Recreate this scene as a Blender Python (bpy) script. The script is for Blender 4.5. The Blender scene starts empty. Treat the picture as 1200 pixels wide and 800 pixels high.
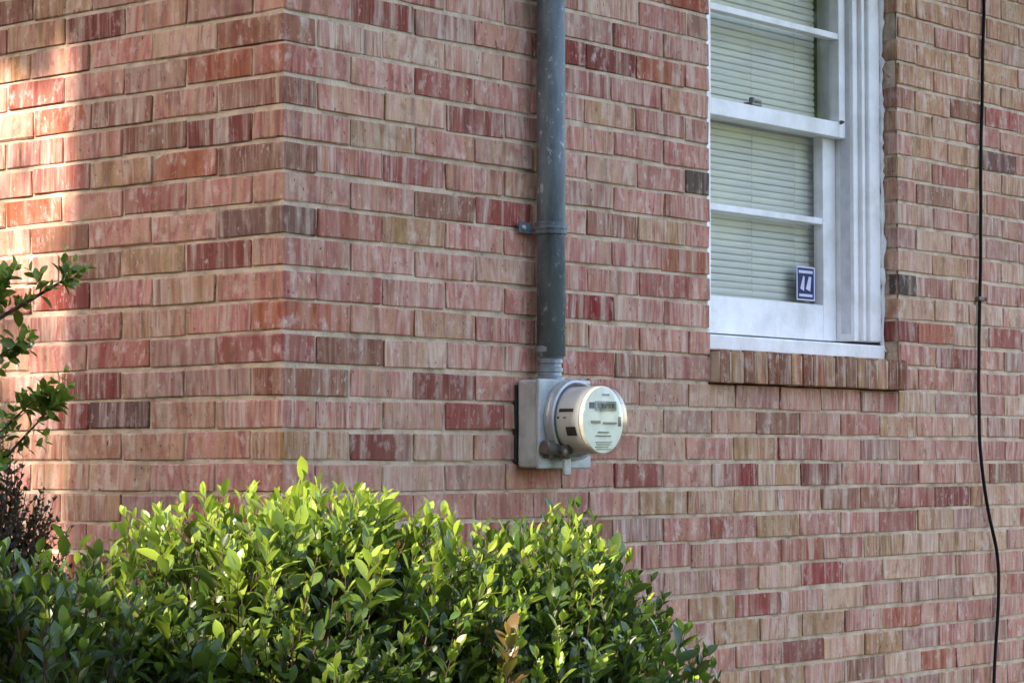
import bpy, bmesh, math, random
import numpy as np
from mathutils import Vector, Matrix, noise

random.seed(11)
R = math.radians
scene = bpy.context.scene
C = scene.collection

# ------------------------------------------------------------------ camera
EYE = Vector((-3.601, -3.629, 1.493))
cam_data = bpy.data.cameras.new("camera")
cam_data.sensor_width = 36.0
cam_data.lens = 85.89
cam_data.clip_start = 0.05
cam_data.clip_end = 600
cam = bpy.data.objects.new("camera", cam_data)
cam.location = EYE
cam.rotation_euler = (R(90 + 2.78), 0, math.atan2(-0.7677, 0.6409))
C.objects.link(cam)
scene.camera = cam

# ------------------------------------------------------------------ light
SUN_EL, SUN_AZ = 30.0, 4.0          # sun stands over -X, a little behind the front wall's plane
S = Vector((-math.cos(R(SUN_EL)) * math.cos(R(SUN_AZ)), math.cos(R(SUN_EL)) * math.sin(R(SUN_AZ)), math.sin(R(SUN_EL))))
world = bpy.data.worlds.new("World")
scene.world = world
world.use_nodes = True
wn = world.node_tree
sky = wn.nodes.new("ShaderNodeTexSky")
sky.sky_type = 'NISHITA'
sky.sun_disc = False
sky.sun_elevation = R(SUN_EL)
sky.sun_rotation = math.atan2(S.x, S.y)
sky.air_density = 1.0
sky.dust_density = 1.2
sky.ozone_density = 1.0
wn.links.new(sky.outputs[0], wn.nodes["Background"].inputs[0])
wn.nodes["Background"].inputs[1].default_value = 0.15
sun_d = bpy.data.lights.new("sun", 'SUN')
sun_d.energy = 2.0
sun_d.angle = R(0.53)
sun_d.color = (1.0, 0.94, 0.85)
sun = bpy.data.objects.new("sun", sun_d)
sun.rotation_euler = S.to_track_quat('Z', 'Y').to_euler()
sun.location = (-6, -2, 9)
C.objects.link(sun)
vs = scene.view_settings
vs.view_transform = 'Standard'
vs.look = 'None'
vs.exposure = 2.68
vs.gamma = 1.0
vs.use_white_balance = True
vs.white_balance_temperature = 7000
vs.white_balance_tint = 20

# ------------------------------------------------------------------ small helpers
def lin(r, g, b):
    f = lambda c: (c / 255 / 12.92) if c / 255 <= 0.04045 else ((c / 255 + 0.055) / 1.055) ** 2.4
    return (f(r), f(g), f(b))

def tag(o, label=None, cat=None, group=None, kind=None):
    if label: o['label'] = label
    if cat: o['category'] = cat
    if group: o['group'] = group
    if kind: o['kind'] = kind
    return o

def empty(name, loc, label, cat, group=None):
    o = bpy.data.objects.new(name, None)
    o.location = loc
    o.empty_display_size = 0.1
    C.objects.link(o)
    return tag(o, label, cat, group)

def link(name, me, mat=None, parent=None, M=None):
    """One mesh object; M is its world matrix (parents are only moved, never rotated)."""
    o = bpy.data.objects.new(name, me)
    C.objects.link(o)
    if mat and not me.materials:
        me.materials.append(mat)
    w = M if M is not None else Matrix.Identity(4)
    if parent is not None:
        o.parent = parent
        p = Vector((0, 0, 0))
        q = parent
        while q is not None:
            p += q.location
            q = q.parent
        o.matrix_basis = Matrix.Translation(-p) @ w
    else:
        o.matrix_basis = w
    return o

def bm_to(bm, name, smooth=False):
    me = bpy.data.meshes.new(name)
    bm.normal_update()
    bm.to_mesh(me)
    bm.free()
    if smooth:
        for p in me.polygons: p.use_smooth = True
    return me

def box(bm, x0, x1, y0, y1, z0, z1, bev=0.0, seg=1):
    r = bmesh.ops.create_cube(bm, size=1.0)
    vv = r['verts']
    for v in vv:
        v.co = Vector(((x0 + x1) / 2 + v.co.x * (x1 - x0), (y0 + y1) / 2 + v.co.y * (y1 - y0), (z0 + z1) / 2 + v.co.z * (z1 - z0)))
    if bev > 0:
        es = list({e for v in vv for e in v.link_edges})
        bmesh.ops.bevel(bm, geom=es, offset=bev, segments=seg, affect='EDGES', profile=0.5)

def boxobj(name, x0, x1, y0, y1, z0, z1, mat, parent, bev=0.0, seg=1):
    bm = bmesh.new()
    box(bm, x0, x1, y0, y1, z0, z1, bev, seg)
    me = bm_to(bm, name)
    # origin at the box centre
    c = Vector(((x0 + x1) / 2, (y0 + y1) / 2, (z0 + z1) / 2))
    me.transform(Matrix.Translation(-c))
    return link(name, me, mat, parent, Matrix.Translation(c))

def tube(bm, pts, rads, n=10, cap=True):
    pts = [Vector(p) for p in pts]
    if not isinstance(rads, (list, tuple)): rads = [rads] * len(pts)
    rings = []
    for i, p in enumerate(pts):
        d = (pts[min(i + 1, len(pts) - 1)] - pts[max(i - 1, 0)]).normalized()
        a = d.cross(Vector((0.13, 0.92, 0.37))).normalized()
        b = d.cross(a)
        rings.append([bm.verts.new(p + (a * math.cos(2 * math.pi * k / n) + b * math.sin(2 * math.pi * k / n)) * rads[i]) for k in range(n)])
    for i in range(len(rings) - 1):
        for k in range(n):
            bm.faces.new((rings[i][k], rings[i][(k + 1) % n], rings[i + 1][(k + 1) % n], rings[i + 1][k]))
    if cap:
        bm.faces.new(rings[0][::-1]); bm.faces.new(rings[-1])

def lathe(bm, prof, n=32, M=Matrix.Identity(4), cap0=True, cap1=True):
    """prof = list of (radius, height) turned about +Z, then moved by M."""
    rings = []
    for r, h in prof:
        rings.append([bm.verts.new(M @ Vector((r * math.cos(2 * math.pi * k / n), r * math.sin(2 * math.pi * k / n), h))) for k in range(n)])
    for i in range(len(rings) - 1):
        for k in range(n):
            bm.faces.new((rings[i][k], rings[i][(k + 1) % n], rings[i + 1][(k + 1) % n], rings[i + 1][k]))
    if cap0: bm.faces.new(rings[0][::-1])
    if cap1: bm.faces.new(rings[-1])

# ------------------------------------------------------------------ materials
def newmat(name):
    m = bpy.data.materials.new(name)
    m.use_nodes = True
    nt = m.node_tree
    return m, nt, nt.nodes, nt.links, nt.nodes["Principled BSDF"]

def N(nt, t, **kw):
    n = nt.nodes.new(t)
    for k, v in kw.items(): setattr(n, k, v)
    return n

def mixc(nt, a, b, fac, blend='MIX'):
    n = N(nt, "ShaderNodeMix", data_type='RGBA', blend_type=blend)
    for s, v in ((n.inputs[0], fac), (n.inputs[6], a), (n.inputs[7], b)):
        if hasattr(v, 'is_output') or isinstance(v, bpy.types.NodeSocket): nt.links.new(v, s)
        elif isinstance(v, (int, float)): s.default_value = v
        else: s.default_value = tuple(v) + (1.0,) if len(v) == 3 else v
    return n.outputs[2]

def math_(nt, op, a, b=None, c=None, clamp=False):
    n = N(nt, "ShaderNodeMath", operation=op, use_clamp=clamp)
    for i, v in enumerate((a, b, c)):
        if v is None: continue
        if isinstance(v, bpy.types.NodeSocket): nt.links.new(v, n.inputs[i])
        else: n.inputs[i].default_value = v
    return n.outputs[0]

def ramp(nt, v, lo, hi):
    n = N(nt, "ShaderNodeMapRange", clamp=True)
    nt.links.new(v, n.inputs[0])
    n.inputs[1].default_value = lo; n.inputs[2].default_value = hi
    return n.outputs[0]

def noise_(nt, vec, scale, detail=2.0, rough=0.5):
    n = N(nt, "ShaderNodeTexNoise")
    nt.links.new(vec, n.inputs['Vector'])
    n.inputs['Scale'].default_value = scale
    n.inputs['Detail'].default_value = detail
    n.inputs['Roughness'].default_value = rough
    return n.outputs[0]

def scaled(nt, vec, s, off=None):
    n = N(nt, "ShaderNodeMapping")
    nt.links.new(vec, n.inputs[0])
    n.inputs['Scale'].default_value = s
    if off is not None: nt.links.new(off, n.inputs['Location'])
    return n.outputs[0]

def own_colour(nt, kind):
    """the piece's own colour and a random number: from the object, or from the face attribute of a joined mesh"""
    if kind == 'object':
        o = N(nt, "ShaderNodeObjectInfo")
        return o.outputs['Color'], o.outputs['Alpha']
    a = N(nt, "ShaderNodeAttribute", attribute_name='piece_colour')
    return a.outputs['Color'], a.outputs['Alpha']

def comb2(nt, seed, k=1.0):
    n = N(nt, "ShaderNodeCombineXYZ")
    for i, f in enumerate((83.0, 29.0, 47.0)): nt.links.new(math_(nt, 'MULTIPLY', seed, f * k), n.inputs[i])
    return n.outputs[0]

def brick_mat(name, kind, axis_swap=False):
    m, nt, nodes, L, bsdf = newmat(name)
    col, seed = own_colour(nt, kind)
    tc = N(nt, "ShaderNodeTexCoord").outputs['Object']
    comb = N(nt, "ShaderNodeCombineXYZ")
    for i, k in enumerate((61.0, 37.0, 23.0)): L.new(math_(nt, 'MULTIPLY', seed, k), comb.inputs[i])
    off = comb.outputs[0]
    sv = (1, 1, 1)
    fine = noise_(nt, scaled(nt, tc, (150, 150, 9), off), 1.0, 3.0, 0.6)
    band = noise_(nt, scaled(nt, tc, (36, 36, 2.5), off), 1.0, 2.0, 0.5)
    tall = noise_(nt, scaled(nt, tc, (55, 55, 5), off), 1.0, 2.0, 0.5)
    spk = noise_(nt, scaled(nt, tc, (70, 70, 40), off), 1.0, 3.0, 0.65)
    grit = noise_(nt, tc, 420.0, 2.0, 0.6)
    # broad bands of another firing shade across the brick
    hsv = N(nt, "ShaderNodeHueSaturation"); L.new(col, hsv.inputs['Color'])
    hsv.inputs['Saturation'].default_value = 1.15; hsv.inputs['Value'].default_value = 0.74; hsv.inputs['Hue'].default_value = 0.495
    c = mixc(nt, col, hsv.outputs[0], math_(nt, 'MULTIPLY', ramp(nt, band, 0.51, 0.64), 0.75))
    c = mixc(nt, c, lin(200, 174, 152), math_(nt, 'MULTIPLY', ramp(nt, band, 0.47, 0.33), 0.6))
    other = noise_(nt, scaled(nt, tc, (24, 24, 4), comb2(nt, seed)), 1.0, 1.0, 0.5)
    cr = N(nt, "ShaderNodeValToRGB"); L.new(other, cr.inputs[0])
    cr.color_ramp.interpolation = 'LINEAR'
    el = cr.color_ramp.elements
    el[0].position = 0.30; el[0].color = (*lin(132, 84, 72), 1)
    el[1].position = 0.72; el[1].color = (*lin(168, 92, 82), 1)
    for p_, c_ in ((0.40, lin(186, 146, 104)), (0.47, lin(204, 152, 130)), (0.54, lin(168, 98, 86)), (0.62, lin(212, 184, 160))):
        e_ = el.new(p_); e_.color = (*c_, 1)
    bw = N(nt, 'ShaderNodeRGBToBW'); L.new(col, bw.inputs[0])
    c = mixc(nt, c, cr.outputs[0], math_(nt, 'MULTIPLY', ramp(nt, bw.outputs[0], 0.06, 0.28), 0.55))
    rough_face = math_(nt, 'FRACT', math_(nt, 'MULTIPLY', seed, 7.31))
    own = math_(nt, 'MAXIMUM', 0.08, math_(nt, 'SUBTRACT', math_(nt, 'MULTIPLY', rough_face, 2.2), 0.55))
    pat = math_(nt, 'SUBTRACT', 1.25, math_(nt, 'MULTIPLY', rough_face, 0.8))
    blot = noise_(nt, scaled(nt, tc, (34, 34, 22), comb2(nt, seed, 3.1)), 1.0, 4.0, 0.65)
    c = mixc(nt, c, lin(218, 196, 182), math_(nt, 'MULTIPLY', ramp(nt, blot, 0.54, 0.70), math_(nt, 'MULTIPLY', pat, 0.55)))
    c = mixc(nt, c, lin(110, 70, 62), math_(nt, 'MULTIPLY', ramp(nt, blot, 0.44, 0.30), math_(nt, 'MULTIPLY', pat, 0.5)))
    # drag marks of the cutting wire: dark and pale upright streaks
    c = mixc(nt, c, lin(212, 190, 172), math_(nt, 'MULTIPLY', ramp(nt, tall, 0.56, 0.70), math_(nt, 'MULTIPLY', own, 0.42)))
    c = mixc(nt, c, lin(78, 48, 44), math_(nt, 'MULTIPLY', ramp(nt, tall, 0.40, 0.28), math_(nt, 'MULTIPLY', own, 0.36)))
    c = mixc(nt, c, lin(206, 184, 166), math_(nt, 'MULTIPLY', ramp(nt, fine, 0.56, 0.72), math_(nt, 'MULTIPLY', own, 0.4)))
    c = mixc(nt, c, lin(84, 50, 46), math_(nt, 'MULTIPLY', ramp(nt, fine, 0.42, 0.28), math_(nt, 'MULTIPLY', own, 0.4)))
    # lime bloom and soot specks
    c = mixc(nt, c, lin(216, 200, 182), math_(nt, 'MULTIPLY', ramp(nt, spk, 0.62, 0.74), 0.6))
    c = mixc(nt, c, lin(58, 44, 40), math_(nt, 'MULTIPLY', ramp(nt, spk, 0.33, 0.24), 0.7))
    # large, slow weathering that runs over many bricks
    geo = N(nt, "ShaderNodeNewGeometry").outputs['Position']
    wx = noise_(nt, geo, 1.7, 3.0, 0.6)
    c = mixc(nt, c, lin(165, 140, 112), math_(nt, 'MULTIPLY', ramp(nt, wx, 0.52, 0.72), 0.35))
    L.new(c, bsdf.inputs['Base Color'])
    bsdf.inputs['Roughness'].default_value = 0.9
    bsdf.inputs['Specular IOR Level'].default_value = 0.25
    pit = ramp(nt, noise_(nt, scaled(nt, tc, (110, 110, 60), off), 1.0, 2.0, 0.5), 0.33, 0.24)
    c = mixc(nt, c, lin(84, 60, 52), math_(nt, 'MULTIPLY', pit, 0.75))
    L.new(c, bsdf.inputs['Base Color'])
    spk = math_(nt, 'SUBTRACT', spk, pit)
    h = math_(nt, 'ADD', math_(nt, 'MULTIPLY', fine, math_(nt, 'MULTIPLY', own, 0.7)), math_(nt, 'ADD', math_(nt, 'MULTIPLY', grit, 0.3), math_(nt, 'MULTIPLY', spk, 0.6)))
    bp = N(nt, "ShaderNodeBump"); bp.inputs['Strength'].default_value = 0.8; bp.inputs['Distance'].default_value = 0.004
    L.new(h, bp.inputs['Height']); L.new(bp.outputs[0], bsdf.inputs['Normal'])
    return m

def plain_mat(name, c, rough=0.6, var=0.15, scale=12.0, bump=0.0, bscale=80.0, metal=0.0, c2=None, spec=0.5, stretch=(1, 1, 1)):
    m, nt, nodes, L, bsdf = newmat(name)
    tc = N(nt, "ShaderNodeTexCoord").outputs['Object']
    n1 = noise_(nt, scaled(nt, tc, stretch), scale, 4.0, 0.6)
    dark = c2 if c2 else tuple(x * (1 - 2 * var) for x in c)
    cc = mixc(nt, c, dark, ramp(nt, n1, 0.42, 0.72))
    L.new(cc, bsdf.inputs['Base Color'])
    bsdf.inputs['Roughness'].default_value = rough
    bsdf.inputs['Metallic'].default_value = metal
    bsdf.inputs['Specular IOR Level'].default_value = spec
    if bump:
        n2 = noise_(nt, tc, bscale, 3.0, 0.6)
        bp = N(nt, "ShaderNodeBump"); bp.inputs['Strength'].default_value = bump; bp.inputs['Distance'].default_value = 0.004
        L.new(n2, bp.inputs['Height']); L.new(bp.outputs[0], bsdf.inputs['Normal'])
    return m

def leaf_mat(name, kind, gloss=0.34, trans=0.35):
    m, nt, nodes, L, bsdf = newmat(name)
    col, seed = own_colour(nt, kind)
    tc = N(nt, "ShaderNodeTexCoord").outputs['Object']
    n1 = noise_(nt, tc, 90.0, 2.0, 0.5)
    c = mixc(nt, col, (0.30, 0.30, 0.10), math_(nt, 'MULTIPLY', ramp(nt, n1, 0.6, 0.8), 0.18))
    L.new(c, bsdf.inputs['Base Color'])
    bsdf.inputs['Roughness'].default_value = gloss
    bsdf.inputs['Specular IOR Level'].default_value = 0.5
    tr = N(nt, "ShaderNodeBsdfTranslucent")
    L.new(mixc(nt, c, (0.45, 0.60, 0.05), 0.25), tr.inputs['Color'])
    mx = N(nt, "ShaderNodeMixShader"); mx.inputs[0].default_value = trans
    L.new(bsdf.outputs[0], mx.inputs[1]); L.new(tr.outputs[0], mx.inputs[2])
    L.new(mx.outputs[0], nodes["Material Output"].inputs[0])
    return m

def glass_mat(name, ior=1.5, tint=(1, 1, 1), rough=0.0):
    m, nt, nodes, L, bsdf = newmat(name)
    nodes.remove(bsdf)
    tp = N(nt, "ShaderNodeBsdfTransparent"); tp.inputs[0].default_value = (*tint, 1)
    gl = N(nt, "ShaderNodeBsdfGlossy"); gl.inputs['Roughness'].default_value = rough
    fr = N(nt, "ShaderNodeFresnel"); fr.inputs[0].default_value = ior
    tc = N(nt, "ShaderNodeTexCoord").outputs['Object']
    bp = N(nt, "ShaderNodeBump"); bp.inputs['Strength'].default_value = 0.06; bp.inputs['Distance'].default_value = 0.02
    L.new(noise_(nt, tc, 3.0, 1.0), bp.inputs['Height']); L.new(bp.outputs[0], gl.inputs['Normal'])
    mx = N(nt, "ShaderNodeMixShader")
    gb = N(nt, "ShaderNodeNewGeometry").outputs['Backfacing']
    L.new(math_(nt, 'MULTIPLY', fr.outputs[0], math_(nt, 'SUBTRACT', 1.0, gb)), mx.inputs[0]); L.new(tp.outputs[0], mx.inputs[1]); L.new(gl.outputs[0], mx.inputs[2])
    L.new(mx.outputs[0], nodes["Material Output"].inputs[0])
    return m

BRICK = brick_mat("brick_single", 'object')
BRICK_ALL = brick_mat("brick_joined", 'attr')
MORTAR = plain_mat("mortar", lin(210, 188, 162), 0.95, 0.12, 16.0, 0.9, 160.0, c2=lin(158, 136, 112), spec=0.2)
PAINT = plain_mat("white_window_paint", lin(240, 239, 237), 0.5, 0.03, 9.0, 0.3, 60.0, c2=lin(212, 210, 204))
CAULK = plain_mat("caulk", lin(225, 224, 222), 0.7, 0.05, 20.0, 0.6, 90.0)
TRACK = plain_mat("window_track", lin(212, 212, 214), 0.5, 0.1, 20.0)
SLAT = plain_mat("blind_slat_white", lin(228, 224, 214), 0.6, 0.06, 4.0)
ROOM = plain_mat("room_wall", lin(90, 85, 78), 0.9)
GLASS = glass_mat("window_glass", 2.1, (0.97, 0.985, 0.97), 0.05)
DOME = glass_mat("meter_glass", 1.45, (0.92, 0.94, 0.90), 0.14)
PIPE = pipe_mat = plain_mat("painted_conduit", lin(104, 117, 122), 0.6, 0.2, 22.0, 0.4, 90.0, metal=0.2, c2=lin(60, 72, 78), stretch=(1, 1, 0.25))
_nt = pipe_mat.node_tree
_b = _nt.nodes["Principled BSDF"]; _c = _b.inputs['Base Color'].links[0].from_socket
_tc = N(_nt, "ShaderNodeTexCoord").outputs['Object']
_nt.links.new(mixc(_nt, _c, lin(176, 190, 198), math_(_nt, 'MULTIPLY', ramp(_nt, noise_(_nt, scaled(_nt, _tc, (1, 1, .6)), 60.0, 4.0, 0.7), 0.60, 0.70), 0.7)), _b.inputs['Base Color'])
ZINC = plain_mat("galvanised_steel", lin(172, 178, 178), 0.42, 0.12, 14.0, 0.12, 60.0, metal=0.35, c2=lin(136, 144, 142))
HUBM = plain_mat("dull_hub_metal", lin(128, 142, 152), 0.4, 0.15, 30.0, metal=0.4)
BOXM = plain_mat("meter_box_paint", lin(174, 182, 182), 0.5, 0.1, 16.0, 0.25, 70.0, metal=0.15, c2=lin(128, 136, 132))
PLATE = plain_mat("meter_face", lin(244, 242, 224), 0.5, 0.08, 30.0, c2=lin(218, 216, 196))
BODY = plain_mat("meter_body", lin(206, 206, 206), 0.5, 0.06, 25.0)
INK = plain_mat("black_ink", lin(42, 42, 44), 0.5)
GREYINK = plain_mat("grey_display", lin(120, 124, 112), 0.35)
BRASS = plain_mat("weathered_lock_metal", lin(112, 108, 104), 0.35, 0.2, 40.0, metal=0.5)
RUBBER = plain_mat("black_cable", lin(26, 15, 15), 0.7, 0.2, 40.0, spec=0.2)
CLIPM = plain_mat("cable_clip", lin(120, 92, 84), 0.6)
STICK = plain_mat("sticker_blue", lin(22, 28, 84), 0.4, 0.05)
STICKW = plain_mat("sticker_white", lin(208, 210, 232), 0.4, 0.03)
SOIL = plain_mat("soil_and_grass", (0.05, 0.065, 0.02), 0.95, 0.3, 1.3, 0.8, 25.0, c2=(0.10, 0.085, 0.05))
BARK = plain_mat("bark", (0.10, 0.075, 0.055), 0.9, 0.3, 14.0, 0.9, 50.0, c2=(0.05, 0.038, 0.03), stretch=(1, 1, 0.3))
TWIG = plain_mat("brown_twig", (0.11, 0.065, 0.045), 0.8, 0.3, 30.0)
ROOF = plain_mat("roof_shingle", (0.09, 0.08, 0.075), 0.9, 0.2, 10.0)
SOFFIT = plain_mat("soffit_paint", lin(215, 212, 205), 0.6, 0.05)
LEAF = leaf_mat("leaf_single", 'object')
LEAF_ALL = leaf_mat("leaf_joined", 'attr')

# ------------------------------------------------------------------ projection, used only to rank pieces by how large they show
W_, H_ = 512, 341
_inv = (Matrix.Translation(EYE) @ cam.rotation_euler.to_matrix().to_4x4()).inverted()
FPX = 85.89 / 36.0 * W_
def proj(p):
    q = _inv @ Vector(p)
    if q.z > -0.05: return None
    return (W_ / 2 + FPX * q.x / -q.z, H_ / 2 - FPX * q.y / -q.z, -q.z)

# ------------------------------------------------------------------ ground
bm = bmesh.new()
g = 36
def ground_h(x, y):
    return -0.04 + 0.05 * noise.noise(Vector((x * 0.3, y * 0.3, 0))) - max(0, (abs(x) + abs(y) - 60)) * 0.0
xs = sorted({-250, -120, -70, -45, *[-30 + i * 1.5 for i in range(41)], 45, 70, 120, 250})
vv = [[bm.verts.new((x, y, ground_h(x, y))) for y in xs] for x in xs]
for i in range(len(xs) - 1):
    for j in range(len(xs) - 1):
        bm.faces.new((vv[i][j], vv[i + 1][j], vv[i + 1][j + 1], vv[i][j + 1]))
tag(link("ground", bm_to(bm, "ground", True), SOIL), kind='structure')

# ------------------------------------------------------------------ the house
COURSE, JOINT, MOD, Z0 = 0.0677, 0.0095, 0.2065, 1.4894 - 22 * 0.0677
WX0, WX1, WZ0, WZ1 = 1.541, 2.476, 1.4894 + 3 * COURSE, 1.4894 + 23 * COURSE      # window opening in the front wall
HX, HY, KTOP = 4.6, 3.2, 27
house = empty("brick_house", (0, 0, 0), "brick house corner of mottled pinkish red bricks with a white sash window", "house")

def mortar_wall(name, boxes):
    bm = bmesh.new()
    for b in boxes: box(bm, *b)
    return link(name, bm_to(bm, name), MORTAR, house)
I = 0.0095
wall_front = mortar_wall("wall", [
    (I, WX0 - 0.004, I, 0.25, 0, Z0 + 49 * COURSE), (WX1 + 0.004, HX, I, 0.25, 0, Z0 + 49 * COURSE),
    (WX0 - 0.004, WX1 + 0.004, I + 0.0005, 0.249, 0, WZ0 - 0.004), (WX0 - 0.004, WX1 + 0.004, I + 0.0005, 0.249, WZ1 + 0.004, Z0 + 49 * COURSE - 0.001)])
wall_side = mortar_wall("wall", [(I + 0.0003, 0.25, 0.251, HY, 0, Z0 + 49 * COURSE - 0.002)])
def mortar_skin(wall, ln, opening):
    """the struck face of the joints: a finely uneven sheet just behind the brick faces"""
    bm = bmesh.new()
    dx, dz = 0.021, COURSE / 3
    z1 = Z0 + 49 * COURSE - 0.003
    nx, nz = int(ln / dx), int(z1 / dz)
    grid = {}
    def vert(a, b):
        if (a, b) in grid: return grid[(a, b)]
        t, z = 0.0036 + a * dx, max(0.001, b * dz)
        q = Vector((t * 9, z * 22, 1.7 if wall is wall_front else 8.2))
        d = 0.0046 + 0.0022 * noise.noise(q) + 0.0014 * noise.noise(q * 3.1)
        d = max(0.0012, d)
        if a == 0: t = 0.0036; d = 0.0036
        grid[(a, b)] = bm.verts.new((t, d, z) if wall is wall_front else (d, t, z))
        return grid[(a, b)]
    for a in range(nx):
        for b in range(nz):
            if opening:
                x0, x1, y0, y1 = 0.0036 + a * dx, 0.0036 + (a + 1) * dx, b * dz, (b + 1) * dz
                if x1 > WX0 - 0.003 and x0 < WX1 + 0.003 and y1 > WZ0 - 0.003 and y0 < WZ1 + 0.003: continue
            f = [vert(a, b), vert(a + 1, b), vert(a + 1, b + 1), vert(a, b + 1)]
            bm.faces.new(f if wall is wall_front else f[::-1])
    link("mortar", bm_to(bm, "mortar", True), MORTAR, wall)
mortar_skin(wall_front, HX - 0.03, True)
mortar_skin(wall_side, HY - 0.03, False)

PAL = {'pink': lin(193, 133, 116), 'pink2': lin(176, 114, 100), 'rose': lin(160, 88, 76), 'tan': lin(178, 138, 98), 'mauve': lin(160, 123, 108),
       'light': lin(206, 172, 144), 'maroon': lin(130, 64, 54), 'rust': lin(164, 88, 62), 'red': lin(148, 58, 52), 'brown': lin(138, 92, 70),
       'purple': lin(116, 78, 70), 'ochre': lin(162, 128, 84), 'dark': lin(82, 64, 57)}
KEYS = ['pink'] * 36 + ['pink2'] * 28 + ['rose'] * 9 + ['tan'] * 11 + ['mauve'] * 10 + ['light'] * 8 + ['maroon'] * 1 + ['rust'] * 3 + ['brown'] * 3 + ['ochre'] * 2
SPECIAL = {
 'maroon': [('R',14,1),('R',5,12),('R',-1,10),('R',-2,13),('R',14,5),('R',4,13),('R',-8,9),('L',10,1),('L',6,1),('L',2,3),('L',1,3),('L',14,3)],
 'rose': [('R',12,0),('R',3,0),('R',15,6),('L',9,3),('L',3,2),('L',8,2)],
 'brown': [('R',9,0),('R',2,0),('R',15,14),('R',15,12),('L',11,2),('L',15,4),('L',7,3),('L',10,2),('L',6,3)],
 'purple': [('R',7,0),('R',13,15),('L',1,2)],
 'red': [('R',8,3),('R',5,5),('R',1,3),('R',-1,8),('R',-5,10),('R',-1,6),('R',-6,8),('L',11,0)],
 'ochre': [('R',0,0),('R',10,1),('R',7,2),('R',-7,8),('R',-7,10),('L',6,2),('L',15,3),('L',13,4)],
 'dark': [('R',10,7),('R',8,11),('R',7,12)],
 'rust': [('R',-7,12),('R',-4,9),('R',17,7),('L',11,3),('L',8,4)],
 'tan': [('R',-2,8),('R',-2,7),('R',-2,14),('R',4,2),('R',17,13),('R',18,14),('R',18,12),('R',19,15),('R',16,13),('R',17,15),('L',4,2),('L',3,0),('L',1,1),('L',0,4),('L',-1,3)],
 'pink': [('R',-1,7),('R',-3,11)],
 'light': [('R',3,2),('R',13,1),('R',-9,12),('R',13,2),('R',13,3),('R',6,13),('R',6,14)],
 'mauve': [('R',15,4),('R',2,13),('L',2,2),('L',1,0)]}
CHOICE = {b: k for k, lst in SPECIAL.items() for b in lst}

def brick_colour(key, x, z):
    k = CHOICE.get(key)
    if k is None:
        # tone by position on the wall: more tan towards the upper right
        if key[0] == 'R' and x > 2.3 and z > 2.3 and random.random() < 0.5: k = 'tan'
        else: k = random.choice(KEYS)
    c = PAL[k]
    f = random.uniform(0.88, 1.1)
    j = [random.uniform(0.96, 1.04) for _ in range(3)]
    return (c[0] * f * j[0], c[1] * f * j[1], c[2] * f * j[2], random.random())

_bm_cache = {}
def brick_mesh(lx, ly, variant):
    key = (round(lx, 3), round(ly, 3), variant)
    if key in _bm_cache: return _bm_cache[key]
    rnd = random.Random(hash(key) & 0xffff)
    h = COURSE - JOINT
    bm = bmesh.new()
    box(bm, -lx / 2, lx / 2, -ly / 2, ly / 2, -h / 2, h / 2, 0.0022)
    for v in bm.verts:
        v.co += Vector((rnd.uniform(-1, 1), rnd.uniform(-1, 1), rnd.uniform(-1, 1))) * 0.0016
    me = bm_to(bm, "brick")
    _bm_cache[key] = me
    return me

bricks = []      # (wall, x0, x1, y0, y1, k, key)
def cut(x0, x1, k):
    """clip a front-wall brick to the window opening"""
    z = Z0 + (k + 22 + 0.5) * COURSE
    if not (WZ0 < z < WZ1) or x1 <= WX0 + 0.001 or x0 >= WX1 - 0.001: return [(x0, x1)]
    out = []
    if x0 < WX0: out.append((x0, WX0))
    if x1 > WX1: out.append((WX1, x1))
    return out
for k in range(-22, KTOP):
    s_front = (k % 2 == 0)
    # front wall
    x, i = 0.0, 0
    drift = 0.0
    while x < HX:
        ln = MOD if (s_front or i > 0) else MOD / 2
        jit = random.uniform(-0.004, 0.004) if i > 0 else 0
        xe = min(x + ln + jit, HX)
        for a, b in cut(x, xe - 0.0062, k):
            if b - a > 0.025:
                if i == 0: bricks.append(('F', a, b, 0, 0.092 if s_front else MOD - 0.0062, k, ('R', k, 0)))
                else: bricks.append(('F', a, b, 0, 0.092, k, ('R', k, i)))
        x = xe; i += 1
    # side wall; its corner brick is the front wall's
    y = (0.092 + 0.0062) if s_front else MOD
    i = 1
    while y < HY:
        ye = min(y + MOD + random.uniform(-0.004, 0.004), HY)
        if ye - 0.0062 - y > 0.025: bricks.append(('S', 0, 0.092, y, ye - 0.0062, k, ('L', k, i)))
        y = ye; i += 1

def shown(b):
    """roughly how many pixels of this brick the camera sees"""
    w, x0, x1, y0, y1, k, key = b
    z = Z0 + (k + 22) * COURSE
    q = [proj((x0, y0, z)), proj((x1, y0, z + 0.058))] if w == 'F' else [proj((0, y0, z)), proj((0, y1, z + 0.058))]
    full = abs(q[0][0] - q[1][0]) * abs(q[0][1] - q[1][1])
    if key[2] == 0:
        q2 = [proj((0, 0, z)), proj((0, y1, z + 0.058))]
        full += abs(q2[0][0] - q2[1][0]) * abs(q2[0][1] - q2[1][1])
    n = 0
    for a in range(6):
        for c in range(4):
            t, u = (a + .5) / 6, (c + .5) / 4
            p = proj((x0 + t * (x1 - x0), 0, z + u * .058)) if w == 'F' else proj((0, y0 + t * (y1 - y0), z + u * .058))
            px, py = p[0] / W_ * 1200, p[1] / H_ * 800
            if not (0 < px < 1200 and 0 < py < 800): continue
            if px < 850 and py > 575 + max(0, px - 640) * 0.85: continue                # behind the shrubs
            if 628 < px < 662 and py < 440: continue                                    # behind the conduit
            if 605 < px < 732 and 440 < py < 548: continue                              # behind the meter
            n += 1
    return full * n / 24
rank = sorted(bricks, key=shown, reverse=True)
single = {id(b) for b in rank[:300] if shown(b) > 0}
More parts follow.
